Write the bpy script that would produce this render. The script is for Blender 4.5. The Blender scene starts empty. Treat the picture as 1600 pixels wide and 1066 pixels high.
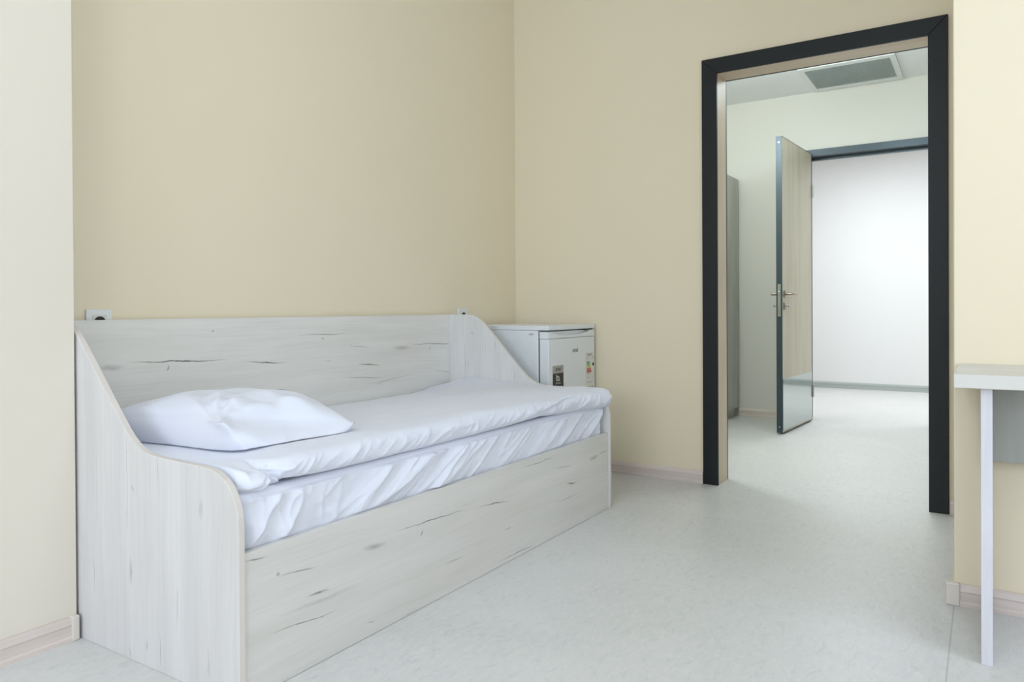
import bpy, bmesh, math, random
from mathutils import Vector, Matrix, noise
S = bpy.context.scene
C = S.collection
PI = math.pi

# ------------------------------------------------------------------ camera
cam_d = bpy.data.cameras.new('camera'); cam = bpy.data.objects.new('camera', cam_d); C.objects.link(cam)
CX, CY, CZ = -3.8958, -2.464, 0.94
yaw, pitch, roll, FPX = 0.5692, -0.0059, -0.0057, 1157.37
fw = Vector((math.cos(yaw)*math.cos(pitch), math.sin(yaw)*math.cos(pitch), math.sin(pitch)))
rt = Vector((math.sin(yaw), -math.cos(yaw), 0)); up = rt.cross(fw)
r2 = rt*math.cos(roll)+up*math.sin(roll); u2 = -rt*math.sin(roll)+up*math.cos(roll)
m = Matrix((( r2.x, u2.x, -fw.x, CX), (r2.y, u2.y, -fw.y, CY), (r2.z, u2.z, -fw.z, CZ), (0,0,0,1)))
cam.matrix_world = m
cam_d.sensor_width = 36; cam_d.lens = FPX/1600*36
cam_d.shift_y = -(533-490.16)/1600
cam_d.clip_start = 0.02
S.camera = cam

# ------------------------------------------------------------------ world, lights, exposure
w = bpy.data.worlds.new('world'); S.world = w; w.use_nodes = True
w.node_tree.nodes['Background'].inputs[0].default_value = (0.80, 0.90, 1.0, 1)
w.node_tree.nodes['Background'].inputs[1].default_value = 1.0
S.view_settings.view_transform = 'Standard'; S.view_settings.look = 'None'
S.view_settings.gamma = 1; S.view_settings.use_curve_mapping = False
S.view_settings.exposure = 0.06

def area(name, loc, target, sx, sy, energy, color):
    d = bpy.data.lights.new(name, 'AREA'); d.shape = 'RECTANGLE'; d.size = sx; d.size_y = sy
    d.energy = energy; d.color = color
    o = bpy.data.objects.new(name, d); C.objects.link(o); o.location = loc
    o.rotation_euler = (Vector(target)-Vector(loc)).to_track_quat('-Z', 'Y').to_euler()
    return o
DAY = (0.70, 0.815, 1.0)
area('window_daylight', (-8.33, -2.3, 1.75), (-2.7, -.4, 1.1), 2.9, 1.8, 98, DAY)
area('side_fill_light', (-3.1, -4.75, 1.8), (-2.9, 0, 1.5), 2.2, 1.8, 45, DAY)  # weaker fill added from the near wall side
def globe(name, loc, energy, color, rad=.14):
    d = bpy.data.lights.new(name, 'POINT'); d.energy = energy; d.color = color; d.shadow_soft_size = rad
    o = bpy.data.objects.new(name, d); C.objects.link(o); o.location = loc; return o
globe('room_fill', (-4.3, -1.75, 2.66), 30, (0.80, 0.905, 1.0), .3)  # added point light lifting floor and bedding; no lamp known here
globe('hall_lamp', (0.95, -1.85, 2.45), 18, (0.77, 0.92, 1.0))
globe('hall_fill_left', (0.55, -0.75, 2.40), 32, (0.80, 0.94, 1.0))  # added fill for the dim hall wall behind the door leaf
area('corridor_lamp', (3.8, -1.45, 2.69), (3.8, -1.45, 0), 0.6, 0.6, 42, (0.88, 0.94, 1.0))
area('corridor_lamp_far', (4.2, -4.0, 2.69), (4.2, -4.0, 0), 0.6, 0.6, 34, (0.86, 0.94, 1.0))

# ------------------------------------------------------------------ materials
def srgb(r, g, b):
    f = lambda c: (c/255/12.92) if c/255 <= 0.04045 else ((c/255+0.055)/1.055)**2.4
    return (f(r), f(g), f(b), 1)
class NT:
    def __init__(s, name):
        s.m = bpy.data.materials.new(name); s.m.use_nodes = True; s.t = s.m.node_tree
        s.b = s.t.nodes['Principled BSDF']; s.l = s.t.links
    def n(s, ty, **kw):
        o = s.t.nodes.new(ty)
        for k, v in kw.items(): setattr(o, k, v)
        return o
    def val(s, sock, v):
        if hasattr(v, 'links'): s.l.new(v, sock)
        else: sock.default_value = v
    def math(s, op, a, b=0.0, clamp=False):
        o = s.n('ShaderNodeMath', operation=op, use_clamp=clamp); s.val(o.inputs[0], a); s.val(o.inputs[1], b); return o.outputs[0]
    def noise(s, vec, scale, detail=4, rough=.55, dist=0):
        o = s.n('ShaderNodeTexNoise'); s.l.new(vec, o.inputs['Vector'])
        o.inputs['Scale'].default_value = scale; o.inputs['Detail'].default_value = detail
        o.inputs['Roughness'].default_value = rough; o.inputs['Distortion'].default_value = dist; return o.outputs['Fac']
    def map(s, x, a, b, c=0.0, d=1.0, smooth=False):
        o = s.n('ShaderNodeMapRange'); o.interpolation_type = 'SMOOTHSTEP' if smooth else 'LINEAR'
        s.l.new(x, o.inputs[0])
        for i, v in enumerate((a, b, c, d)): o.inputs[i+1].default_value = v
        return o.outputs[0]
    def mix(s, f, a, b, mode='MIX'):
        o = s.n('ShaderNodeMix', data_type='RGBA', blend_type=mode)
        s.val(o.inputs[0], f); s.val(o.inputs[6], a); s.val(o.inputs[7], b); return o.outputs[2]
    def mapping(s, vec, loc=(0,0,0), rot=(0,0,0), scale=(1,1,1), ty='POINT'):
        o = s.n('ShaderNodeMapping', vector_type=ty); s.l.new(vec, o.inputs[0])
        o.inputs[1].default_value = loc; o.inputs[2].default_value = rot; o.inputs[3].default_value = scale; return o.outputs[0]
    def obj(s): return s.n('ShaderNodeTexCoord').outputs['Object']
    def bump(s, h, strength, dist=0.01):
        o = s.n('ShaderNodeBump'); o.inputs['Strength'].default_value = strength; o.inputs['Distance'].default_value = dist
        s.l.new(h, o.inputs['Height']); s.l.new(o.outputs[0], s.b.inputs['Normal'])
    def set(s, base=None, rough=None, metal=None, spec=None):
        if base is not None: s.val(s.b.inputs['Base Color'], base)
        if rough is not None: s.val(s.b.inputs['Roughness'], rough)
        if metal is not None: s.b.inputs['Metallic'].default_value = metal
        if spec is not None: s.b.inputs['Specular IOR Level'].default_value = spec
        return s.m

def plain(name, col, rough=.5, metal=0, spec=.5, var=0.03, scale=30):
    t = NT(name); v = t.noise(t.obj(), scale, 3)
    c2 = tuple(min(1, x*(1-var*2)) for x in col[:3])+(1,)
    return t.set(t.mix(v, c2, col), rough, metal, spec)

def paint(name, col):
    t = NT(name); o = t.obj()
    v = t.noise(o, 1.3, 3)
    c2 = tuple(x*0.97 for x in col[:3])+(1,)
    t.bump(t.noise(o, 220, 2), 0.06, 0.002)
    return t.set(t.mix(v, c2, col), 0.62, spec=.3)
M_cream = paint('cream_wall_paint', srgb(237, 224, 196))
M_cream_daylit = paint('daylit_cream_wall_paint', srgb(229, 220, 204))  # same wall paint as the cream, daylight's cool tint put into the colour
M_hall = paint('hall_wall_paint', srgb(226, 223, 215))
M_corr = paint('corridor_wall_paint', srgb(236, 234, 232))
M_ceil = paint('white_ceiling_paint', srgb(245, 246, 246))

def floor_mat():
    t = NT('marbled_vinyl_floor'); o = t.obj()
    a = t.noise(o, 2.2, 6, .6, .6)
    b = t.noise(t.mapping(o, scale=(1, 2.2, 1)), 26, 5, .65, .8)
    c = t.noise(o, 110, 3, .6)
    col = t.mix(t.map(a, .3, .7), srgb(209, 209, 205), srgb(220, 218, 215))
    col = t.mix(t.math('MULTIPLY', t.map(b, .42, .74), .85), col, srgb(226, 222, 217))
    col = t.mix(t.math('MULTIPLY', t.map(t.noise(t.mapping(o, loc=(3,1,0), scale=(1,2.6,1)), 17, 5, .7, 1.0), .54, .74), .40), col, srgb(170, 174, 168))
    col = t.mix(t.math('MULTIPLY', t.map(c, .35, .75), .10), col, srgb(170, 172, 164))
    s = t.n('ShaderNodeSeparateXYZ'); t.l.new(o, s.inputs[0])
    def seam(ax, pos, half):
        d = t.math('ABSOLUTE', t.math('SUBTRACT', s.outputs[ax], pos)); return t.map(d, half*.4, half, 1, 0)
    room1 = t.math('LESS_THAN', s.outputs[0], -1.1)
    s1 = t.math('MULTIPLY', seam(1, -2.378, .003), room1)
    s2 = seam(0, .148, .004)
    s3 = t.math('MULTIPLY', seam(1, -.378, .002), t.math('LESS_THAN', s.outputs[0], .1))
    seams = t.math('MAXIMUM', s1, t.math('MAXIMUM', t.math('MULTIPLY', s2, .5), t.math('MULTIPLY', s3, .35)))
    col = t.mix(t.math('MULTIPLY', seams, .34), col, srgb(120, 122, 116))
    t.bump(t.noise(o, 160, 3), .02, .001)
    t.set(col, t.map(a, .2, .8, .34, .42), spec=.5)
    return t.m
M_floor = floor_mat()

def oak(name, plane, cracks=(), offs=(0,0,0), grain='u', base=((221,217,211),(212,209,202),(206,199,189)), crack_gain=1.0):
    """white washed craft oak laminate; plane 'xz' grain along x, plane 'yz' grain along z. cracks: u0,v0,u1,v1,halfwidth,strength (u along grain)"""
    t = NT(name); o = t.mapping(t.obj(), loc=offs)
    s = t.n('ShaderNodeSeparateXYZ'); t.l.new(o, s.inputs[0]); c = t.n('ShaderNodeCombineXYZ')
    order = {'xz': (0, 2, 1), 'yz': (2, 1, 0), 'yzh': (1, 2, 0), 'xy': (1, 0, 2), 'xzv': (2, 0, 1)}[plane]
    for i, k in enumerate(order): t.l.new(s.outputs[k], c.inputs[i])
    g = c.outputs[0]
    wv = t.n('ShaderNodeTexNoise'); t.l.new(t.mapping(g, scale=(2.2, 6, 1)), wv.inputs['Vector']); wv.inputs['Scale'].default_value = 1; wv.inputs['Detail'].default_value = 2
    warp = t.n('ShaderNodeVectorMath', operation='MULTIPLY_ADD'); t.l.new(wv.outputs['Color'], warp.inputs[0])
    warp.inputs[1].default_value = (0, .045, 0); t.l.new(g, warp.inputs[2])
    gw = warp.outputs[0]
    fine = t.noise(t.mapping(gw, scale=(3, 150, 3)), 1, 4, .6)
    mid = t.noise(t.mapping(gw, scale=(1.1, 16, 1)), 1, 5, .6)
    blob = t.noise(t.mapping(g, scale=(1.5, 5, 1)), 1, 3)
    col = t.mix(t.map(mid, .35, .68), srgb(*base[0]), srgb(*base[1]))
    col = t.mix(t.math('MULTIPLY', t.map(blob, .45, .72), .45), col, srgb(*base[2]))
    col = t.mix(t.math('MULTIPLY', t.map(fine, .5, .8), .25), col, srgb(178, 174, 166))
    # small scattered ticks
    tick = t.map(t.noise(t.mapping(gw, scale=(9, 110, 2)), 1, 3, .5), .70, .78, 0, .55)
    gate = t.map(t.noise(t.mapping(g, loc=(4, 2, 0), scale=(2.5, 6, 1)), 1, 2), .52, .62)
    col = t.mix(t.math('MULTIPLY', tick, gate), col, srgb(140, 136, 130))
    if cracks:
        nz = t.n('ShaderNodeTexNoise'); t.l.new(t.mapping(g, scale=(9, 20, 1)), nz.inputs['Vector']); nz.inputs['Scale'].default_value = 1; nz.inputs['Detail'].default_value = 3
        w2 = t.n('ShaderNodeVectorMath', operation='MULTIPLY_ADD'); t.l.new(nz.outputs['Color'], w2.inputs[0]); w2.inputs[1].default_value = (.01, .022, 0)
        sb = t.n('ShaderNodeVectorMath', operation='SUBTRACT'); t.l.new(g, sb.inputs[0]); sb.inputs[1].default_value = (.005, .011, 0)
        t.l.new(sb.outputs[0], w2.inputs[2]); gc = w2.outputs[0]
        br = t.noise(t.mapping(g, scale=(45, 220, 3)), 1, 3, .6)
        acc = None
        for (u0, v0, u1, v1, hw, st) in cracks:
            L = math.hypot(u1-u0, v1-v0)/2; ang = math.atan2(v1-v0, u1-u0)
            mp = t.mapping(gc, ((u0+u1)/2, (v0+v1)/2, 0), (0, 0, ang), (max(L*1.2, hw*.9), max(.0018, hw*.62), 1e4), 'TEXTURE')
            ln = t.n('ShaderNodeVectorMath', operation='LENGTH'); t.l.new(mp, ln.inputs[0])
            mk = t.map(ln.outputs['Value'], 0.15, 1.0, min(1, st*1.25), 0)
            acc = mk if acc is None else t.math('MAXIMUM', acc, mk)
        acc = t.math('MULTIPLY', acc, t.map(br, .3, .55, .45, 1.0))
        col = t.mix(t.math('MULTIPLY', acc, crack_gain, True), col, srgb(84, 81, 80))
    t.bump(fine, .08, .001)
    return t.set(col, .42, spec=.45)
# crack positions read along the boards (metres)
CR_BACK = [(-2.474,.768,-2.113,.755,.006,.9),(-2.014,.741,-1.832,.724,.006,.9),(-2.353,.728,-2.345,.75,.006,.9),(-1.736,.838,-1.484,.834,.005,.6),
(-1.46,.785,-1.452,.776,.005,.5),(-1.452,.776,-1.336,.765,.004,.5),(-1.044,.767,-.661,.758,.005,.8),(-.898,.724,-.882,.75,.004,.7),(-1.168,.757,-1.044,.751,.025,.3),
(-1.404,.688,-1.268,.676,.008,.7),(-1.494,.636,-1.251,.62,.004,.6),(-.862,.625,-.663,.594,.004,.5),(-2.172,.863,-2.161,.868,.008,.5),(-1.637,.815,-1.615,.814,.008,.5),
(-1.873,.62,-1.82,.612,.006,.6),(-2.594,.754,-2.509,.753,.02,.3),(-1.355,.595,-1.036,.615,.006,.3)]
CR_FRONT = [(-2.205,.274,-1.856,.257,.004,.9),(-2.098,.229,-2.085,.246,.005,.8),(-2.352,.262,-2.256,.247,.02,.35),(-2.657,.277,-2.647,.276,.008,.6),(-2.647,.271,-2.523,.26,.004,.6),
(-2.556,.191,-2.485,.186,.007,.7),(-2.676,.135,-2.464,.12,.004,.7),(-1.975,.102,-1.869,.103,.003,.6),(-1.645,.019,-1.409,.013,.004,.8),(-2.755,.338,-2.682,.331,.004,.6),
(-1.614,.126,-1.57,.124,.005,.5),(-2.336,.043,-2.297,.038,.003,.4),(-1.785,.245,-1.583,.228,.004,.9),(-1.491,.335,-1.242,.330,.004,.6),(-1.221,.28,-1.092,.27,.004,.5),
(-.922,.265,-.831,.267,.02,.4),(-1.133,.196,-1.046,.187,.006,.7),(-1.238,.146,-1.034,.132,.003,.5),(-.824,.272,-.722,.273,.004,.7),(-2.64,.173,-2.369,.16,.012,.18)]
CR_HEAD = [(.611,-.507,.346,-.506,.0015,.5),(.574,-.646,.484,-.647,.0015,.4),(.071,-.595,.041,-.597,.004,.6),(.035,-.513,.006,-.522,.002,.5),(.098,-.65,.006,-.652,.0015,.5),
(.253,-.727,.131,-.728,.0015,.4),(.116,-.857,.03,-.858,.0015,.4),(.471,-.523,.458,-.541,.005,.5),(.476,-.831,.425,-.83,.015,.25),(.279,-.523,.201,-.522,.015,.3),(.282,-.331,.137,-.335,.004,.3),(.556,-.352,.34,-.355,.004,.2)]
CR_FOOT = [(.797,-.135,.556,-.137,.002,.5),(.898,-.198,.831,-.202,.002,.5),(.814,-.177,.818,-.193,.006,.5),(.632,-.453,.564,-.451,.003,.7),(.77,-.327,.737,-.331,.004,.3),
(.819,-.267,.648,-.266,.002,.3),(.682,-.155,.631,-.155,.006,.3),(.689,-.393,.575,-.397,.003,.2)]
BED = (-1.74, -.5, 0)
M_oak_back = oak('whitewashed_oak_backrest', 'xz', CR_BACK, BED, base=((231,228,221),(222,219,212),(214,208,198)))
M_oak_front = oak('whitewashed_oak_front', 'xz', CR_FRONT, BED)
M_oak_head = oak('whitewashed_oak_head_panel', 'yz', CR_HEAD, BED, base=((226,223,221),(216,213,212),(208,202,196)))
M_oak_foot = oak('whitewashed_oak_foot_panel', 'yz', CR_FOOT, BED, base=((226,225,221),(212,211,206),(202,197,188)))
M_oak_desk = oak('whitewashed_oak_desk_top', 'xy')
M_oak_leg = oak('whitewashed_oak_desk_leg', 'yz', base=((224,222,226),(206,204,210),(196,190,190)))
M_oak_apron_shade = oak('shaded_oak_desk_apron', 'yz', offs=(0,.4,0), base=((182,182,172),(170,170,160),(160,156,145)))  # desk oak darkened: shade under the desktop put into the colour
M_oak_cab = oak('grey_washed_oak_wardrobe', 'xzv', base=((200,203,198),(184,186,180),(170,166,156)))
M_edge = plain('pale_beige_edge_banding', srgb(220, 212, 204), .5)
M_skirt = oak('pinkish_oak_skirting', 'yzh', base=((226,212,202),(212,197,187),(202,186,176)))
M_skirtx = oak('pinkish_oak_skirting_along', 'xz', base=((226,212,202),(212,197,187),(202,186,176)))
M_cap = plain('cream_skirting_cap', srgb(226, 216, 204), .4)
M_jamb = oak('light_oak_door_lining', 'xzv', base=((224,208,184),(214,194,168),(202,182,156)))
M_leaf = oak('striped_light_oak_door_leaf', 'xzv', base=((222,212,190),(206,192,164),(212,206,190)))
M_black = plain('anthracite_powder_coated_frame', srgb(25, 28, 29), .45, spec=.3)
M_blue = plain('dark_slate_aluminium_edge', srgb(60, 72, 80), .35, .3)
M_steel = plain('brushed_steel', srgb(176, 180, 180), .28, 1)
M_brass = plain('satin_nickel', srgb(160, 148, 134), .3, 1)
M_white = plain('white_enamel', srgb(232, 235, 236), .28, spec=.5)
M_whitep = plain('white_plastic', srgb(232, 234, 232), .35)
M_grey = plain('grey_rubber_gasket', srgb(120, 124, 128), .6)
M_dark = plain('black_plastic', srgb(30, 28, 28), .5)
M_txt = plain('grey_print', srgb(120, 122, 122), .4, .3)
M_lin = None
def kick():
    t = NT('polished_steel_kick_plate'); return t.set(srgb(184, 192, 190), .07, 1.0)
M_kick = kick()
def linen(name, col, tint):
    t = NT(name); o = t.obj()
    v = t.noise(o, 3, 3); wv = t.noise(t.mapping(o, scale=(1, 1, 1)), 700, 2)
    t.bump(wv, .05, .001)
    t.b.inputs['Sheen Weight'].default_value = .15
    return t.set(t.mix(v, col, tint), .8, spec=.2)
M_linen = linen('white_cotton_linen', srgb(229, 230, 238), srgb(224, 226, 236))

# ------------------------------------------------------------------ helpers
def link(name, bm, mats, parent=None, smooth=False, bevel=0, seg=2):
    me = bpy.data.meshes.new(name)
    if parent is not None:
        L = Vector(parent.location); q = parent.parent
        while q is not None: L += Vector(q.location); q = q.parent
        bmesh.ops.translate(bm, vec=-L, verts=bm.verts)
    bm.to_mesh(me); bm.free()
    for mm in (mats if isinstance(mats, (list, tuple)) else [mats]): me.materials.append(mm)
    o = bpy.data.objects.new(name, me); C.objects.link(o)
    if parent is not None: o.parent = parent
    if smooth:
        for p in me.polygons: p.use_smooth = True
    if bevel:
        b = o.modifiers.new('bevel', 'BEVEL'); b.width = bevel; b.segments = seg; b.limit_method = 'ANGLE'; b.angle_limit = .6
        b.harden_normals = False
    return o
def box(bm, x0, x1, y0, y1, z0, z1, mi=0):
    vs = [bm.verts.new((x, y, z)) for x in (x0, x1) for y in (y0, y1) for z in (z0, z1)]
    for f in ((0,1,3,2),(4,6,7,5),(0,4,5,1),(2,3,7,6),(0,2,6,4),(1,5,7,3)):
        fc = bm.faces.new([vs[i] for i in f]); fc.material_index = mi
    return vs
def B(*a):
    bm = bmesh.new(); box(bm, *a); return bm
def prism(pts, ax, a, b, mi_side=0, mi_face=0):
    """outline pts extruded along axis ax between a and b"""
    bm = bmesh.new()
    def P(p, t):
        return {0: (t, p[0], p[1]), 1: (p[0], t, p[1]), 2: (p[0], p[1], t)}[ax]
    A = [bm.verts.new(P(p, a)) for p in pts]; D = [bm.verts.new(P(p, b)) for p in pts]
    f = bm.faces.new(A); f.material_index = mi_face; f = bm.faces.new(D[::-1]); f.material_index = mi_face
    n = len(pts)
    for i in range(n):
        f = bm.faces.new((A[i], D[i], D[(i+1) % n], A[(i+1) % n])); f.material_index = mi_side
    bmesh.ops.recalc_face_normals(bm, faces=bm.faces)
    return bm
def cyl(bm, c, ax, r, h, n=32, r2=None):
    """cylinder centred at c along axis ax"""
    rot = {0: Matrix.Rotation(PI/2, 4, 'Y'), 1: Matrix.Rotation(PI/2, 4, 'X'), 2: Matrix.Identity(4)}[ax]
    bmesh.ops.create_cone(bm, cap_ends=True, segments=n, radius1=r, radius2=r if r2 is None else r2, depth=h, matrix=Matrix.Translation(c) @ rot)
def empty(name, loc, label=None, cat=None, kind=None, group=None):
    o = bpy.data.objects.new(name, None); C.objects.link(o); o.location = loc; o.empty_display_size = .1
    if label: o['label'] = label
    if cat: o['category'] = cat
    if kind: o['kind'] = kind
    if group: o['group'] = group
    return o
def struct(name, bm, mats, bevel=0, label=None):
    o = link(name, bm, mats, bevel=bevel); o['kind'] = 'structure'
    if label: o['label'] = label
    return o
def lerp_tab(x, T):
    if x <= T[0][0]: return T[0][1]
    for (a, va), (b, vb) in zip(T, T[1:]):
        if x <= b:
            t = (x-a)/(b-a); t = t*t*(3-2*t) if False else t
            return va+(vb-va)*t
    return T[-1][1]
def sm(a, b, x):
    t = max(0, min(1, (x-a)/(b-a))); return t*t*(3-2*t)

# ------------------------------------------------------------------ setting
X0, Y0, H1, H2 = -8.4, -4.8, 3.0, 2.72      # near room: window wall x, side wall y, ceiling heights
WT = .148                                   # thickness of the wall with the doorway
DA, DB, DH = -1.2552, -2.2572, 2.195          # rough opening of doorway
struct('floor', B(X0-.2, 5.7, Y0-.2, 1.6, -.1, 0), M_floor, label='pale grey green marbled vinyl floor')
struct('ceiling', B(X0-.2, 0, Y0-.2, .2, H1, H1+.1), M_ceil)
struct('wall_back', B(X0-.2, .0, 0, .2, 0, H1), M_cream, label='cream wall behind the bed')
bm = bmesh.new()
box(bm, 0, WT, DA, .2, 0, H1); box(bm, 0, WT, Y0-.2, DB, 0, H1); box(bm, 0, WT, DB, DA, DH, H1)
struct('wall_far', bm, M_cream, label='cream wall with the doorway')
struct('wall_left', B(X0, -2.781, -.255, 0, 0, H1), M_cream_daylit, label='cream wall projection at the left with daylight tint painted in')
struct('wall_right', B(-1.175, 0, Y0, -2.378, 0, H1), M_cream, bevel=.004, label='pale wall projection behind the desk')
bm = bmesh.new()   # window wall (behind the viewpoint)
wy0, wy1, wz0, wz1 = -3.95, -.85, .75, 2.75
box(bm, X0-.2, X0, Y0-.2, wy0, 0, H1); box(bm, X0-.2, X0, wy1, 0, 0, H1); box(bm, X0-.2, X0, wy0, wy1, 0, wz0); box(bm, X0-.2, X0, wy0, wy1, wz1, H1)
struct('wall_window', bm, M_cream)
bm = bmesh.new()
vx0, vx1 = -4.25, -1.95
box(bm, X0, vx0, Y0-.2, Y0, 0, H1); box(bm, vx1, 0, Y0-.2, Y0, 0, H1); box(bm, vx0, vx1, Y0-.2, Y0, 0, wz0); box(bm, vx0, vx1, Y0-.2, Y0, wz1, H1)
struct('wall_near', bm, M_cream)
def window(n, ax):
    bm = bmesh.new()
    a, b, c = (wy0, wy1, X0-.1) if ax == 0 else (vx0, vx1, Y0-.1)
    def bar(p, q, z0, z1):
        if ax == 0: box(bm, c-.03, c+.03, p, q, z0, z1)
        else: box(bm, p, q, c-.03, c+.03, z0, z1)
    bar(a, a+.06, wz0, wz1); bar(b-.06, b, wz0, wz1); bar(a+.06, b-.06, wz0, wz0+.06); bar(a+.06, b-.06, wz1-.06, wz1); bar((a+b)/2-.04, (a+b)/2+.04, wz0+.06, wz1-.06)
    struct(n, bm, M_whitep)
window('window_1', 0); window('window_2', 1)
# hall beyond the doorway and corridor beyond it
HX, HT = 2.62, .2
D2A, D2B, D2H = -1.200, -2.218, 2.202
struct('ceiling_hall', B(0+WT, HX, -4.2, .2, H2, H2+.28), M_ceil)
struct('wall_hall_left', B(WT, HX, -.19, .2, 0, H2), M_hall)
struct('wall_hall_right', B(WT, HX, -4.4, -4.2, 0, H2), M_hall)
bm = bmesh.new()
box(bm, HX, HX+HT, D2A, 1.6, 0, H2+.28); box(bm, HX, HX+HT, -5.0, D2B, 0, H2+.28); box(bm, HX, HX+HT, D2B, D2A, D2H, H2+.28)
struct('wall_hall_far', bm, M_hall, label='cream hall wall with the second doorway')
struct('wall_corridor', B(5.4, 5.6, -5.0, 1.6, 0, H2+.28), M_corr, label='bright corridor wall beyond the second doorway')
struct('wall_corridor_left', B(HX+HT, 5.4, 1.4, 1.6, 0, H2), M_corr)
struct('wall_corridor_right', B(HX+HT, 5.4, -5.0, -4.8, 0, H2), M_corr)
struct('ceiling_corridor', B(HX+HT, 5.4, -4.8, 1.4, H2, H2+.28), M_ceil)

# skirtings: a profiled strip; d = direction it sticks out
def skirt(name, ax, a, b, base, sgn, h=.068, t=.016, mat=None):
    pr = [(0, 0), (t, 0), (t, .012), (t*.82, .016), (t*.82, h*.62), (t*.95, h*.70), (t*.62, h*.9), (t*.35, h), (0, h)]
    if ax == 'y': bm = prism([(base+sgn*p, q) for p, q in pr], 1, a, b)
    else: bm = prism([(base+sgn*p, q) for p, q in pr], 0, a, b)
    return struct(name, bm, mat or (M_skirt if ax == 'y' else M_skirtx))
skirt('baseboard_far', 'y', -1.186, -.005, 0, -1)
skirt('baseboard_far_right', 'y', -2.376, -2.325, 0, -1)
skirt('baseboard_right', 'y', Y0, -2.392, -1.175, -1)
skirt('baseboard_right_return', 'x', -1.165, -.017, -2.378, 1, mat=M_cap)
skirt('baseboard_left', 'x', X0, -2.800, -.255, -1)
skirt('baseboard_hall_far', 'y', D2A+.062, -.645, HX, -1)
skirt('baseboard_corridor', 'y', -4.8, 1.4, 5.4, -1, h=.072, mat=plain('grey_green_skirting', srgb(172, 178, 174), .5))
def corner_cap(name, x0, x1, y0, y1):
    bm = bmesh.new(); box(bm, x0, x1, y0, y1, 0, .071); struct(name, bm, M_cap, bevel=.004)
corner_cap('trim_1', -2.802, -2.781, -.2745, -.238)
corner_cap('trim_2', -1.1945, -1.166, -2.394, -2.356)

# ------------------------------------------------------------------ doorway 1 (frame, no leaf in view)
d1 = empty('door_1', (0, (DA+DB)/2, 0), kind='structure'); d1['label'] = 'doorway with wide black architrave and light oak lining'
def arch(parent, x0, x1, ya, yb, zt, wd, mat, name='architrave', bev=.002):
    # left upright, right upright, head with mitred corners (ya > yb)
    g = .0004
    L = prism([(ya, 0), (ya-wd, 0), (ya-wd, zt-wd-g), (ya, zt-g)], 0, x0, x1)
    Rr = prism([(yb, 0), (yb, zt-g), (yb+wd, zt-wd-g), (yb+wd, 0)], 0, x0, x1)
    T = prism([(ya, zt), (ya-wd, zt-wd), (yb+wd, zt-wd), (yb, zt)], 0, x0, x1)
    for b_ in (L, Rr, T): link(name, b_, mat, parent, bevel=bev)
arch(d1, -.018, -.0005, -1.1895, -2.3225, 2.2595, .0800, M_black)
arch(d1, WT+.0005, WT+.018, -1.1895, -2.3225, 2.2595, .0800, M_black)
link('door_lining', B(-.0004, WT, -1.2695, -1.2556, 0, 2.194), M_jamb, d1)
link('door_lining', B(-.0004, WT, -2.2568, -2.2427, 0, 2.194), M_jamb, d1)
link('head_lining', B(-.0004, WT, -2.2427, -1.2695, 2.180, 2.194), oak('light_oak_head_lining', 'xy', base=((222,206,184),(212,192,168),(202,182,156))), d1)

# ------------------------------------------------------------------ doorway 2 with its open leaf
d2 = empty('door_2', (HX, (D2A+D2B)/2, 0), kind='structure'); d2['label'] = 'second doorway with open oak leaf and slate frame'
arch(d2, HX-.016, HX-.0005, -1.157, -2.26, 2.243, .057, M_blue)
arch(d2, HX+HT+.0005, HX+HT+.016, -1.157, -2.26, 2.243, .057, M_blue)
bm = bmesh.new(); box(bm, HX, HX+HT, D2A-.014, D2A-.0005, 0, D2H-.001); link('door_lining', bm, M_blue, d2)
bm = bmesh.new(); box(bm, HX, HX+HT, D2B+.0005, D2B+.014, 0, D2H-.001); link('door_lining', bm, M_blue, d2)
bm = bmesh.new(); box(bm, HX, HX+HT, D2B+.014, D2A-.014, D2H-.016, D2H-.001); box(bm, HX+.07, HX+.10, D2B+.014, D2A-.014, D2H-.036, D2H-.016); link('head_lining', bm, M_blue, d2)
# leaf local frame: origin at hinge, +u towards the free edge, face f at v = 0 (towards the viewer side), thickness to v > 0
hx, hy = 2.603, -1.252
ex, ey = 1.795, -1.196
LL = math.hypot(ex-hx, ey-hy); ua = math.atan2(ey-hy, ex-hx)
LM = Matrix.Translation((hx, hy, 0)) @ Matrix.Rotation(ua, 4, 'Z')   # local x = along leaf, local -y = away (+y world) ; face at local y=0
def leafpart(name, bm, mat, parent, **k):
    bmesh.ops.transform(bm, matrix=LM, verts=bm.verts); bmesh.ops.recalc_face_normals(bm, faces=bm.faces)
    return link(name, bm, mat, parent, **k)
TH = .044
leaf = leafpart('door_leaf', B(.004, LL-.004, -TH+.002, -.0015, .016, 2.206), M_leaf, d2)
def lp(name, bm, mat, **k): return leafpart(name, bm, mat, leaf, **k)
bm = bmesh.new()
box(bm, LL-.004, LL, -TH, 0, .010, 2.210); box(bm, 0, .004, -TH, 0, .010, 2.210)
box(bm, .004, LL-.004, -TH, 0, 2.206, 2.210); box(bm, .004, LL-.004, -TH, 0, .010, .016)
lp('edge_band', bm, M_blue)
bm = bmesh.new(); box(bm, .012, LL-.008, -.001, .0015, .03, .412); lp('kick_plate', bm, M_kick)
bm = bmesh.new(); box(bm, LL, LL+.0015, -.033, -.011, .875, 1.115); lp('latch_plate', bm, M_steel)
bm = bmesh.new(); box(bm, LL+.0015, LL+.010, -.028, -.016, 1.035, 1.062); lp('latch_bolt', bm, M_steel, bevel=.002)
for z in (.055, 2.165):
    bm = bmesh.new(); cyl(bm, (LL+.001, -TH/2, z), 0, .006, .003, 20); lp('edge_screw', bm, M_steel)
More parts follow.
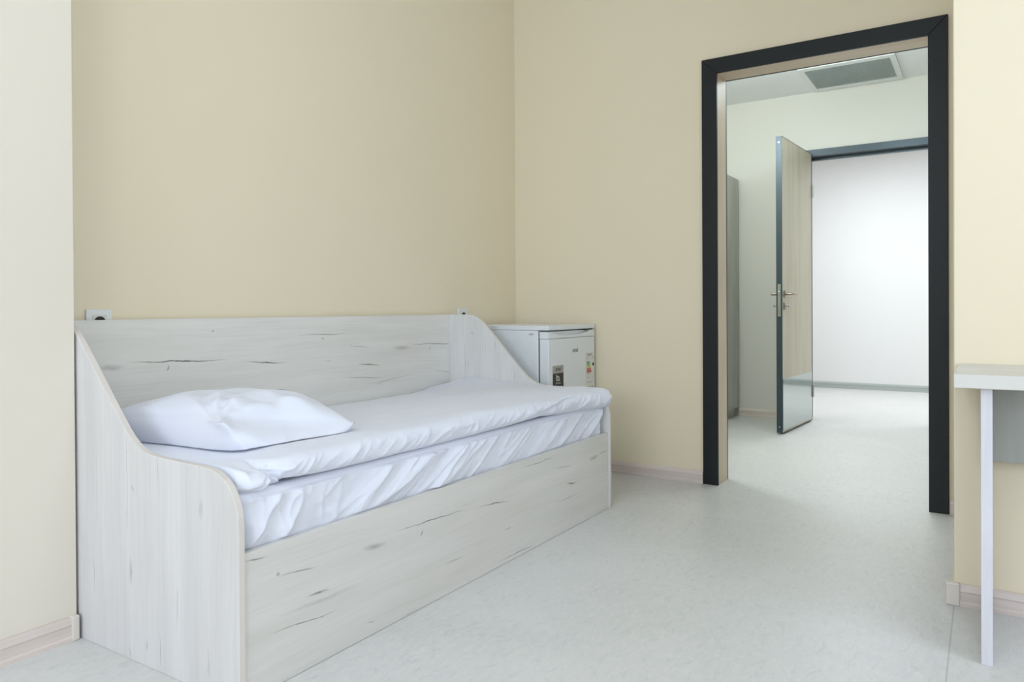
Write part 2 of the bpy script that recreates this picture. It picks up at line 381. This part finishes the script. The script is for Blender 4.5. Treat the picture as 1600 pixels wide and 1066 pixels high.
for side in (1, -1):
    yb_ = 0 if side == 1 else -TH
    bm = bmesh.new(); box(bm, LL-.085, LL-.035, *sorted((yb_, yb_+side*.008)), 1.015, 1.068); lp('handle_rose', bm, M_brass, bevel=.002)
    bm = bmesh.new(); cyl(bm, (LL-.06, yb_+side*.030, 1.042), 1, .009, .046, 20)
    pts = [(LL-.06, yb_+side*.052, 1.042), (LL-.10, yb_+side*.056, 1.042), (LL-.155, yb_+side*.056, 1.043), (LL-.185, yb_+side*.052, 1.046)]
    for (p, q) in zip(pts, pts[1:]):
        p = Vector(p); q = Vector(q); d = q-p
        bmesh.ops.create_cone(bm, cap_ends=True, segments=16, radius1=.009, radius2=.0085, depth=d.length+.004, matrix=Matrix.Translation((p+q)/2) @ d.to_track_quat('Z', 'Y').to_matrix().to_4x4())
    lp('lever_handle', bm, M_brass, smooth=False)
    bm = bmesh.new(); box(bm, LL-.085, LL-.035, *sorted((yb_, yb_+side*.008)), .925, .978); lp('lock_rose', bm, M_brass, bevel=.002)
    bm = bmesh.new(); cyl(bm, (LL-.06, yb_+side*.020, .952), 1, .005, .026, 16); box(bm, LL-.074, LL-.046, *sorted((yb_+side*.031, yb_+side*.037)), .944, .960); lp('thumb_turn', bm, M_steel, bevel=.001)
for z in (.25, 1.9):
    bm = bmesh.new(); cyl(bm, (-.006, .004, z), 2, .008, .10, 20); lp('hinge', bm, M_steel)

# ------------------------------------------------------------------ ceiling vent in the hall
v = empty('ceiling_vent', (2.25, -1.605, H2), 'square white framed ceiling vent with grey louvred grille in the hall ceiling', 'ceiling vent')
bm = bmesh.new()
vx, vy = (1.915, 2.590), (-1.932, -1.282); gx, gy = (1.985, 2.508), (-1.892, -1.316)
for (a, b, c, d, z0) in ((vx[0], gx[0], vy[0], vy[1], 0), (gx[1], vx[1], vy[0], vy[1], 0), (gx[0], gx[1], vy[0], gy[0], 0), (gx[0], gx[1], gy[1], vy[1], 0)):
    box(bm, a, b, c, d, H2-.012, H2-.0005)
link('vent_frame', bm, M_whitep, v, bevel=.002)
bm = bmesh.new(); box(bm, gx[0], gx[1], gy[0], gy[1], H2-.003, H2-.0005); link('vent_back', bm, plain('vent_filter_grey', srgb(190, 200, 197), .8), v)
bm = bmesh.new(); n = 60
for i in range(n):
    y = gy[0]+(gy[1]-gy[0])*(i+.5)/n; box(bm, gx[0], gx[1], y-.0014, y+.0014, H2-.011, H2-.003)
link('grille', bm, plain('grille_grey', srgb(205, 212, 210), .6), v)

# ------------------------------------------------------------------ wardrobe in the hall
wd = empty('wardrobe', (2.0, -.42, 0), 'tall grey washed wood wardrobe against the hall wall, seen past the door frame', 'wardrobe')
WX0, WX1, WYF, WZ = 1.60, 2.600, -.652, 2.055
link('carcass', B(WX0, WX1, WYF+.020, -.20, .075, WZ), M_oak_cab, wd, bevel=.001)
link('plinth', B(WX0+.01, WX1-.01, WYF+.035, -.20, 0, .075), M_oak_cab, wd)
for a, b in ((WX0+.001, 2.0985), (2.1015, WX1-.001)):
    dd = link('door', B(a, b, WYF, WYF+.018, .078, WZ-.002), M_oak_cab, wd, bevel=.001)
    hxx = b-.03 if a < 2 else a+.03
    bm = bmesh.new(); box(bm, hxx-.005, hxx+.005, WYF-.026, WYF-.018, 1.0, 1.13)
    box(bm, hxx-.004, hxx+.004, WYF-.018, WYF, 1.0, 1.008); box(bm, hxx-.004, hxx+.004, WYF-.018, WYF, 1.122, 1.13); link('handle', bm, M_steel, dd, bevel=.001)

# ------------------------------------------------------------------ bed
bed = empty('bed', BED, 'whitewashed oak single daybed with curved end panels and solid low front', 'bed')
prof = [(-.010, 0), (-.010, .9135), (-.150, .9135), (-.175, .9125), (-.2, .907), (-.222, .896), (-.243, .880), (-.265, .861), (-.287, .839), (-.343, .782), (-.421, .7), (-.497, .623), (-.520, .603), (-.542, .588), (-.565, .576),
        (-.591, .568), (-.62, .5635), (-.66, .5605), (-.74, .558), (-.80, .557), (-.845, .556), (-.872, .553), (-.897, .546), (-.920, .534), (-.940, .518), (-.955, .498), (-.966, .474), (-.972, .448), (-.974, .42), (-.974, 0)]
def end_panel(x0, x1, mat):
    o = link('end_panel', prism(prof, 0, x0, x1, 1, 0), [mat, M_edge], bed, bevel=.0015); return o
end_panel(-2.773, -2.755, M_oak_head)
end_panel(-.723, -.705, M_oak_foot)
link('backrest', B(-2.7545, -.7235, -.032, -.013, .05, .9125), [M_oak_back], bed, bevel=.001)
link('front_panel', B(-2.7545, -.7235, -.967, -.949, .001, .357), [M_oak_front], bed, bevel=.001)
link('mattress_base', B(-2.7545, -.7235, -.9485, -.0325, .285, .303), M_edge, bed)

# ------------------------------------------------------------------ mattress with its fitted sheet
N = noise.noise
def fbm(x, y, z, o=3):
    s = 0; a = 1
    for i in range(o):
        s += a*N(Vector((x, y, z))); x *= 2.03; y *= 2.03; z = z*1.3+7.1; a *= .5
    return s
def ridge(x, y, z, p=2):
    return max(0, 1-abs(N(Vector((x, y, z))))*2.2)**p
mt = empty('mattress', (-1.74, -.5, .303), 'mattress wrapped in a wrinkled white fitted sheet, lying in the bed frame', 'mattress')
def sheet():
    bm = bmesh.new(); NX = 560; x0, x1 = -2.7395, -.7435
    # profile from the bottom of the front side, over the top to the back side
    P = []
    for i in range(46): P.append(('f', .306+(.475-.306)*i/45))
    for i in range(1, 10):
        a = i/10*PI/2; P.append(('c', a))
    for i in range(24): P.append(('t', i/23))
    P.append(('b', .306))
    rows = []
    for j in range(NX+1):
        x = x0+(x1-x0)*j/NX; row = []
        e = min(x-x0, x1-x)
        ins = .018*(1-sm(0, .03, e))
        for k, v_ in P:
            if k == 'f':
                z = v_; env = sm(.31, .40, z)
                q = x-1.75*(z-.40)
                wsl = sm(-2.55, -2.35, x)
                am = .45+.9*sm(-.25, .35, N(Vector((x*2.3, 1.5, 8.8))))
                a = (ridge(q*4.6, z*2, 3.1, 2.5)*.016+ridge(q*9+5, z*4, 9.7, 2.5)*.009+ridge(q*17+x*3, z*5, 2.7, 2)*.0028)*am
                b = ridge(x*8-4*z, z*5, 1.7, 2)*.015+ridge(x*17, z*9, 4.2, 2)*.006
                d = a*wsl+b*(1-wsl)+fbm(x*9, z*14, .3)*.004
                y = -.9385-.006*env-d*(.25+.75*env)*sm(x0, x0+.015, x)
                y = y+ins
                if z < .362: y = max(y, -.9465)
                z2 = z
            elif k == 'c':
                y = -.9415+.022*(1-math.cos(v_))+ins; z2 = .475+.019*math.sin(v_)
            elif k == 't':
                y = -.9195+(.88)*v_; z2 = .494+fbm(x*3, y*3, 2)*.0008
                y = min(y, -.036)
            else: y = -.036; z2 = v_
            row.append(bm.verts.new((x, y, z2)))
        rows.append(row)
    for r0, r1 in zip(rows, rows[1:]):
        for i in range(len(r0)-1): bm.faces.new((r0[i], r1[i], r1[i+1], r0[i+1]))
    for r in (rows[0], rows[-1]): bm.faces.new(r)
    bmesh.ops.recalc_face_normals(bm, faces=bm.faces)
    return bm
link('fitted_sheet', sheet(), M_linen, mt, smooth=True)

# ------------------------------------------------------------------ duvet
def duvet():
    bm = bmesh.new(); NX = 1000; xa, xb = -2.742, -.7255
    top_foot = [(-.99, .536), (-.93, .556), (-.9, .562), (-.8, .568), (-.68, .560), (-.5, .562), (-.28, .576), (-.2, .584), (-.14, .578), (-.09, .560), (-.04, .545)]
    top_mid = [(-.97, .566), (-.9, .572), (-.7, .574), (-.4, .560), (-.2, .545), (-.04, .520)]
    top_head = [(-.97, .548), (-.9, .556), (-.7, .560), (-.4, .558), (-.04, .545)]
    botT = [(-2.74, .490), (-2.655, .487), (-2.635, .492), (-2.612, .507), (-2.5, .499), (-2.35, .497), (-1.93, .493), (-1.45, .498), (-1.30, .502), (-1.15, .492), (-1.0, .486), (-.8, .474), (-.72, .470)]
    frT = [(-2.742, -.925), (-2.72, -.950), (-2.69, -.958), (-2.668, -.950), (-2.655, -.930), (-2.645, -.928), (-2.63, -.952), (-2.60, -.966), (-2.4, -.966), (-2.0, -.962), (-1.3, -.962), (-1.0, -.966), (-.85, -.976), (-.76, -.990), (-.72, -.984)]
    rows = []
    for j in range(NX+1):
        x = xa+(xb-xa)*j/NX
        zb = lerp_tab(x, botT)-.001; yf = lerp_tab(x, frT)+fbm(x*4, 1, 5)*.004
        wf = sm(-1.1, -.74, x); wh = 1-sm(-2.69, -2.54, x)
        def top(y):
            a = lerp_tab(y, top_mid)*(1-wf)+lerp_tab(y, top_foot)*wf
            a = a*(1-wh)+lerp_tab(y, top_head)*wh
            a -= .017*(1-sm(-2.672, -2.640, x))*sm(-2.742, -2.70, x)*sm(-.86, -.93, y)
            a -= .010*math.exp(-((x+2.662)/.010)**2)*sm(-.80, -.93, y)
            a += fbm(x*2.2, y*4, 1.1)*.006+fbm(x*5, y*12, 6.1)*.0022
            # soft lengthwise creases and pulls near the foot corner
            a += ridge((y+.25*x)*7, x*1.2, 8.3, 3)*.0035*sm(-1.5, -.9, x)+ridge(y*8+.3*x, x*.7, 2.2, 4)*.003
            a += ridge((x*.6+y)*11, (x-y)*1.5, 12.3, 3)*.005*sm(-1.25, -.85, x)*sm(-.5, -.85, y)
            fp = sm(-2.05, -2.2, x)*sm(-.915, -.865, y)
            return a*(1-fp)+min(a, .555+.017*sm(-2.68, -2.52, x))*fp
        # fold front: half superellipse between bottom zb and top(yf+r)
        r = .050+.035*wf; yc = yf+r
        zt = top(yc); hz = (zt-zb)/2; zm = (zt+zb)/2
        row = []
        NB = 10
        for i in range(NB): row.append((x, -.036+(yc+.036)*i/NB, max(zb, .4965)))
        NF = 34
        for i in range(NF+1):
            a = -PI/2+PI*i/NF
            c_, s_ = math.cos(a), math.sin(a)
            y = yc-r*abs(c_)**.8; z = zm+hz*(abs(s_)**.9)*(1 if s_ > 0 else -1)
            wr = (ridge(x*9-z*14, z*9, 3.3, 3)*.0065+ridge(x*22-z*30, z*16, 6.6, 2)*.0034+fbm(x*12, z*20, 2.5)*.002)*c_
            near = math.exp(-((x+2.645)/.07)**2)
            rr_ = math.hypot(x+2.66, z-.535); wr += c_*.0045*math.sin(math.atan2(z-.535, x+2.66)*9+rr_*30)*sm(.004, .02, rr_)*(1-sm(.04, .11, rr_))
            c_ = max(c_, 0)
            xg = -2.668+.045*(max(0, .578-z)/.07)**2.4
            wr -= .015*math.exp(-((x-xg)/.0065)**2)*c_**.5*sm(.585, .57, z)*(1-sm(-2.625, -2.61, x)) if c_ > 0 else 0
            # overlapping ply line at the foot
            if x > -1.66:
                lz = .496+.062*sm(-1.62, -1.08, x)
                g = sm(-1.66, -1.50, x)*(1-sm(-1.12, -1.0, x))
                wr += (.013*sm(lz-.002, lz+.004, z)-.006*math.exp(-((z-lz+.004)/.004)**2))*c_*g
            row.append((x, y-wr, z))
        NTp = 60
        for i in range(1, NTp+1):
            y = yc+(-.036-yc)*i/NTp; row.append((x, y, top(y)))
        rows.append(row)
    V = [[bm.verts.new(p) for p in r] for r in rows]
    n = len(V[0])
    for r0, r1 in zip(V, V[1:]):
        for i in range(n): bm.faces.new((r0[i], r1[i], r1[(i+1) % n], r0[(i+1) % n]))
    bm.faces.new(V[0]); 
    # rounded end hanging over the foot panel near the front corner
    last = V[-1]; prev = rows[-1]; 
    K = 12; cur = last
    for k in range(1, K+1):
        a = k/K*PI/2; new = []
        for (x, y, z) in prev:
            over = sm(-.62, -.78, y)*(1-.75*sm(-.93, -.985, y))
            ext = .034*over+.0005
            zc = .525
            sh = math.cos(a)
            zt_ = z
            if z > .552 or y < -.978: pass
            f = sh if k < K else 0.0
            zz = (.5595 if y > -.975 else .515)
            zz = zz*over+z*(1-over) if over < 1 else zz
            tgt = min(z, max(zz, .47)) if z >= zz else zz
            nz = tgt+(z-tgt)*f if z > zz else (zz if over > 0.02 and y > -.975 else z)
            yy = y+(.018*over*(1-f) if y < -.93 else 0)
            new.append(bm.verts.new((x+ext*math.sin(a), yy, nz)))
        for i in range(n): bm.faces.new((cur[i], new[i], new[(i+1) % n], cur[(i+1) % n]))
        cur = new
    bm.faces.new(cur)
    bmesh.ops.recalc_face_normals(bm, faces=bm.faces)
    return bm
du = link('duvet', duvet(), M_linen, smooth=True)
du['label'] = 'folded white duvet with a rolled front edge lying along the mattress'; du['category'] = 'duvet'

# ------------------------------------------------------------------ pillow
def pillow():
    bm = bmesh.new(); n = 130
    # corners: near-left, near-right, far-right, far-left
    Bc, Ac, Dc, Cc = Vector((-2.640, -.715, .640)), Vector((-2.262, -.845, .597)), Vector((-2.02, -.27, .585)), Vector((-2.735, -.19, .60))
    def pt(s, t, side):
        u = (s+1)/2; w_ = (t+1)/2
        p = (Bc*(1-u)+Ac*u)*(1-w_)+(Cc*(1-u)+Dc*u)*w_
        # edges curve inwards between the corners
        cx_ = (Bc+Ac+Dc+Cc)/4
        e = max(abs(s), abs(t))
        pin = .035*(1-min(abs(s), abs(t))**2)*e**6
        d = (cx_-p); d.z = 0
        if d.length > 0: p = p+d.normalized()*pin
        h = ((1-abs(s)**2.8)*(1-abs(t)**2.8))**.62
        sag = 0
        if e > .9999:
            o_ = Vector((s if abs(s) == e else 0, t if abs(t) == e else 0, 0)); p = p+o_*.006
        cn = math.exp(-((s+1)**2+(t+1)**2)/.012)
        p = p+Vector((-.018, -.034, .006))*cn
        nubd = math.hypot(p.x-Bc.x, p.y-Bc.y); ang = math.atan2(p.y-Bc.y, p.x-Bc.x)
        fold = math.sin(ang*13+nubd*12+2.2*N(Vector((p.x*5, p.y*5, .4))))
        fade = sm(.015, .08, nubd)*(1-sm(.20, .50, nubd))
        if side > 0:
            z = p.z+h**.9*.082+h**.5*fold*.0062*fade+h**.45*.0085*sm(.05, .10, nubd)*(1-sm(.34, .55, nubd))*math.sin(62*nubd*(1-.5*nubd)+2.5*ang+1.8*N(Vector((p.x*6, p.y*6, 2))))*sm(-1.3, -.5, -abs(ang-.2))*(.5+.5*sm(-.2, .3, N(Vector((p.x*9, p.y*9, 5)))))
            z += h**.5*fbm(p.x*4, p.y*4, 4, 2)*.006
            z += h**.4*ridge(u*2.2+w_*1.5, w_*2-u*1.2, 7.7, 2)*.004
        else:
            floor_ = .5565+.017*sm(-2.68, -2.52, p.x)
            z = max(p.z-h*.13, floor_+.0005)
            # belly pushed outward on the near side
            k = (1-w_)**2.2
            bel = .27*h**.62*k*(1-u*.62)
            p = p+Vector((-.30, -.95, 0))*bel
            p.y -= (fold*.004*fade+ridge(u*4, w_*3, 5.5, 2)*.006)*h**.5*k
        p.z = z
        if p.x < -2.7495: p.x = -2.7495
        return p
    top = [[bm.verts.new(pt(-1+2*i/n, -1+2*j/n, 1)) for i in range(n+1)] for j in range(n+1)]
    bot = [[(top[j][i] if i in (0, n) or j in (0, n) else bm.verts.new(pt(-1+2*i/n, -1+2*j/n, -1))) for i in range(n+1)] for j in range(n+1)]
    for g in (top, bot):
        for j in range(n):
            for i in range(n):
                try: bm.faces.new((g[j][i], g[j][i+1], g[j+1][i+1], g[j+1][i]))
                except ValueError: pass
    bmesh.ops.recalc_face_normals(bm, faces=bm.faces)
    return bm
pi_ = link('pillow', pillow(), M_linen, smooth=True)
pi_['label'] = 'plump white pillow leaning against the head end panel on the duvet'; pi_['category'] = 'pillow'

# ------------------------------------------------------------------ wall sockets
def socket(x, label):
    o = empty('wall_socket', (x, 0, .905), label, 'wall socket', group='wall sockets above the daybed backrest')
    link('socket_plate', B(x-.042, x+.042, -.0095, -.0003, .863, .947), M_whitep, o, bevel=.002)
    bm = bmesh.new(); box(bm, x-.0235, x+.0235, -.0115, -.0095, .8815, .9285)
    ins = link('socket_insert', bm, plain('warm_white_plastic', srgb(222, 218, 210), .4), o, bevel=.0006)
    bm = bmesh.new(); cyl(bm, (x, -.0118, .905), 1, .0195, .0012, 40); link('socket_well', bm, M_dark, ins)
    bm = bmesh.new()
    for i in range(40):
        a0, a1 = i/40*2*PI, (i+1)/40*2*PI
        q = [bm.verts.new((x+r*math.cos(a), yy, .905+r*math.sin(a))) for a in (a0, a1) for r, yy in ((.0195, -.0128), (.0215, -.0128))]
        bm.faces.new((q[0], q[1], q[3], q[2]))
    link('socket_rim', bm, M_whitep, ins)
    for dx in (-.0095, .0095):
        bm = bmesh.new(); cyl(bm, (x+dx, -.0128, .905), 1, .0028, .0016, 12); link('pin_hole', bm, M_brass, ins)
socket(-2.576, 'white wall socket above the backrest beside the left wall projection')
socket(-.563, 'white wall socket above the foot end panel of the bed')

# ------------------------------------------------------------------ fridge
FX0, FX1, FYF, FYD = -.566, -.032, -.557, -.503
fr = empty('mini_fridge', ((FX0+FX1)/2, -.3, 0), 'small white fridge with stickers standing in the corner behind the bed foot', 'fridge')
link('fridge_body', B(FX0, FX1, FYD+.010, -.03, .03, .8275), M_white, fr, bevel=.004)
bm = bmesh.new(); box(bm, FX0+.008, FX1-.008, FYD-.001, FYD+.011, .06, .820); link('door_gasket', bm, M_grey, fr)
link('top_panel', B(FX0-.001, FX1+.001, FYF, -.028, .828, .853), M_white, fr, bevel=.004, seg=3)
dr = link('fridge_door', B(FX0, FX1, FYF, FYD, .06, .783), M_white, fr, bevel=.004, seg=3)
def grip():
    bm = bmesh.new(); nx, nz = 60, 16; z0, z1 = .785, .820
    g = []
    for j in range(nz+1):
        row = []
        for i in range(nx+1):
            x = FX0+(FX1-FX0)*i/nx; z = z0+(z1-z0)*j/nz
            u = (x-FX0-.035)/(FX1-FX0-.09)
            zc = .798+.018*(2*u-1)**2
            dpt = .022*sm(zc, zc+.003, z)*(1 if 0 < u < 1 else 0)
            row.append(bm.verts.new((x, FYF+dpt, z)))
        g.append(row)
    for j in range(nz):
        for i in range(nx): bm.faces.new((g[j][i], g[j][i+1], g[j+1][i+1], g[j+1][i]))
    bk = [[bm.verts.new((FX0 if i == 0 else FX1, FYD, z)) for i in (0, 1)] for z in (z0, z1)]
    bm.faces.new((bk[0][0], bk[0][1], bk[1][1], bk[1][0]))
    bm.faces.new([g[nz][i] for i in range(nx+1)]+[bk[1][1], bk[1][0]])
    bm.faces.new([g[0][i] for i in range(nx+1)]+[bk[0][1], bk[0][0]])
    bm.faces.new([g[j][0] for j in range(nz+1)]+[bk[1][0], bk[0][0]])
    bm.faces.new([g[j][nx] for j in range(nz+1)]+[bk[1][1], bk[0][1]])
    bmesh.ops.recalc_face_normals(bm, faces=bm.faces); return bm
link('door_handle', grip(), M_white, fr)
bm = bmesh.new(); box(bm, -.125, -.045, -.550, -.51, .8205, .8275); link('hinge_cover', bm, M_dark, fr, bevel=.001)
def text(s, x, z, size, mat, parent, name='lettering', y=FYF-.0011, rz=0, side=False, squeeze=1.0):
    cu = bpy.data.curves.new(name, 'FONT'); cu.body = s; cu.size = size; cu.align_x = 'CENTER'; cu.align_y = 'CENTER'; cu.extrude = .0002
    tmp = bpy.data.objects.new('tmp', cu); C.objects.link(tmp)
    bpy.context.view_layer.update()
    me = bpy.data.meshes.new_from_object(tmp); bpy.data.objects.remove(tmp); bpy.data.curves.remove(cu)
    M = Matrix.Translation((x, y, z)) @ Matrix.Rotation(-PI/2 if side else 0, 4, 'Z') @ Matrix.Rotation(PI/2, 4, 'X') @ Matrix.Diagonal((squeeze, 1, 1, 1))
    me.transform(M); bm = bmesh.new(); bm.from_mesh(me); bpy.data.meshes.remove(me)
    return link(name, bm, mat, parent)
def flat(x0, x1, z0, z1, mat, parent, name, t=.0006, y=FYF):
    return link(name, B(x0, x1, y-t, y, z0, z1), mat, parent)
text('artel', -.272, .713, .034, M_txt, dr, 'brand_lettering')
st = flat(-.524, -.408, .44, .640, plain('black_sticker', srgb(34, 32, 32), .4), dr, 'feature_sticker')
M_stk = plain('grey_sticker', srgb(168, 162, 154), .4); M_wht = plain('white_print', srgb(214, 210, 204), .5)
flat(-.524, -.408, .600, .641, M_stk, st, 'sticker_header', .0009)
text('artel', -.466, .622, .032, M_dark, st, 'sticker_lettering', y=FYF-.0012)
bm = bmesh.new()
box(bm, -.486, -.478, FYF-.0012, FYF-.0006, .565, .592); box(bm, -.478, -.462, FYF-.0012, FYF-.0006, .578, .584); box(bm, -.462, -.455, FYF-.0012, FYF-.0006, .565, .582); box(bm, -.486, -.448, FYF-.0012, FYF-.0006, .560, .565)
link('sticker_symbol', bm, M_wht, st)
text('No Frost', -.466, .548, .014, M_wht, st, 'sticker_lettering', y=FYF-.0009)
for z in (.528, .507, .486):
    bm = bmesh.new(); box(bm, -.514, -.502, FYF-.0011, FYF-.0006, z-.005, z+.005)
    for k in range(6): box(bm, -.494+k*.012, -.494+k*.012+.008, FYF-.0011, FYF-.0006, z-.003+(k % 2)*.001, z+.003)
    link('sticker_symbol', bm, M_wht, st)
en = flat(-.150, -.040, .46, .690, plain('energy_label_paper', srgb(226, 224, 216), .5), dr, 'energy_label', .0005)
text('E artel', -.100, .680, .021, M_dark, en, 'label_lettering', y=FYF-.0008)
cols = [(46,150,84), (70,170,90), (150,190,80), (214,190,80), (205,96,80), (200,72,70), (186,66,64)]
for i, c_ in enumerate(cols):
    z = .640-i*.0092; L_ = .034+i*.0038
    bm = prism([(-.134, z), (-.134, z-.0072), (-.134+L_, z-.0072), (-.134+L_+.005, z-.0036), (-.134+L_, z)], 1, FYF-.0010, FYF-.0005)
    link('energy_arrow', bm, plain('energy_band', srgb(*c_), .5), en)
bm = prism([(-.066, .622), (-.058, .631), (-.044, .631), (-.044, .613), (-.058, .613)], 1, FYF-.0010, FYF-.0005); link('energy_rating', bm, M_dark, en)
for (a, b, z) in ((-.134, -.110, .662), (-.066, -.050, .662), (-.134, -.095, .570), (-.134, -.100, .550), (-.068, -.056, .551), (-.134, -.075, .522)):
    link('label_print', B(a, b, FYF-.0009, FYF-.0005, z-.0012, z+.0012), M_txt, en)
for x in (-.122, -.094, -.066): link('label_pictogram', B(x, x+.006, FYF-.0009, FYF-.0005, .483, .500), M_txt, en)
sl = link('side_label', B(FX0-.0006, FX0, -.475, -.430, .788, .822), M_whitep, fr)
text('artel', FX0-.0010, .808, .014, M_txt, sl, 'label_lettering', y=-.4525, side=True)

# ------------------------------------------------------------------ desk
dk = empty('desk', (-1.4, -3.1, 0), 'whitewashed oak desk with panel legs against the right wall projection', 'desk')
link('desktop', B(-1.620, -1.177, -3.75, -2.392, .726, .762), [M_oak_desk], dk, bevel=.0015)
for y in (-2.478, -3.71):
    link('leg', B(-1.600, -1.200, y, y+.026, 0, .7255), [M_oak_leg], dk, bevel=.001)
link('modesty_panel', B(-1.245, -1.227, -3.683, -2.4785, .475, .7255), [M_oak_apron_shade], dk, bevel=.001)
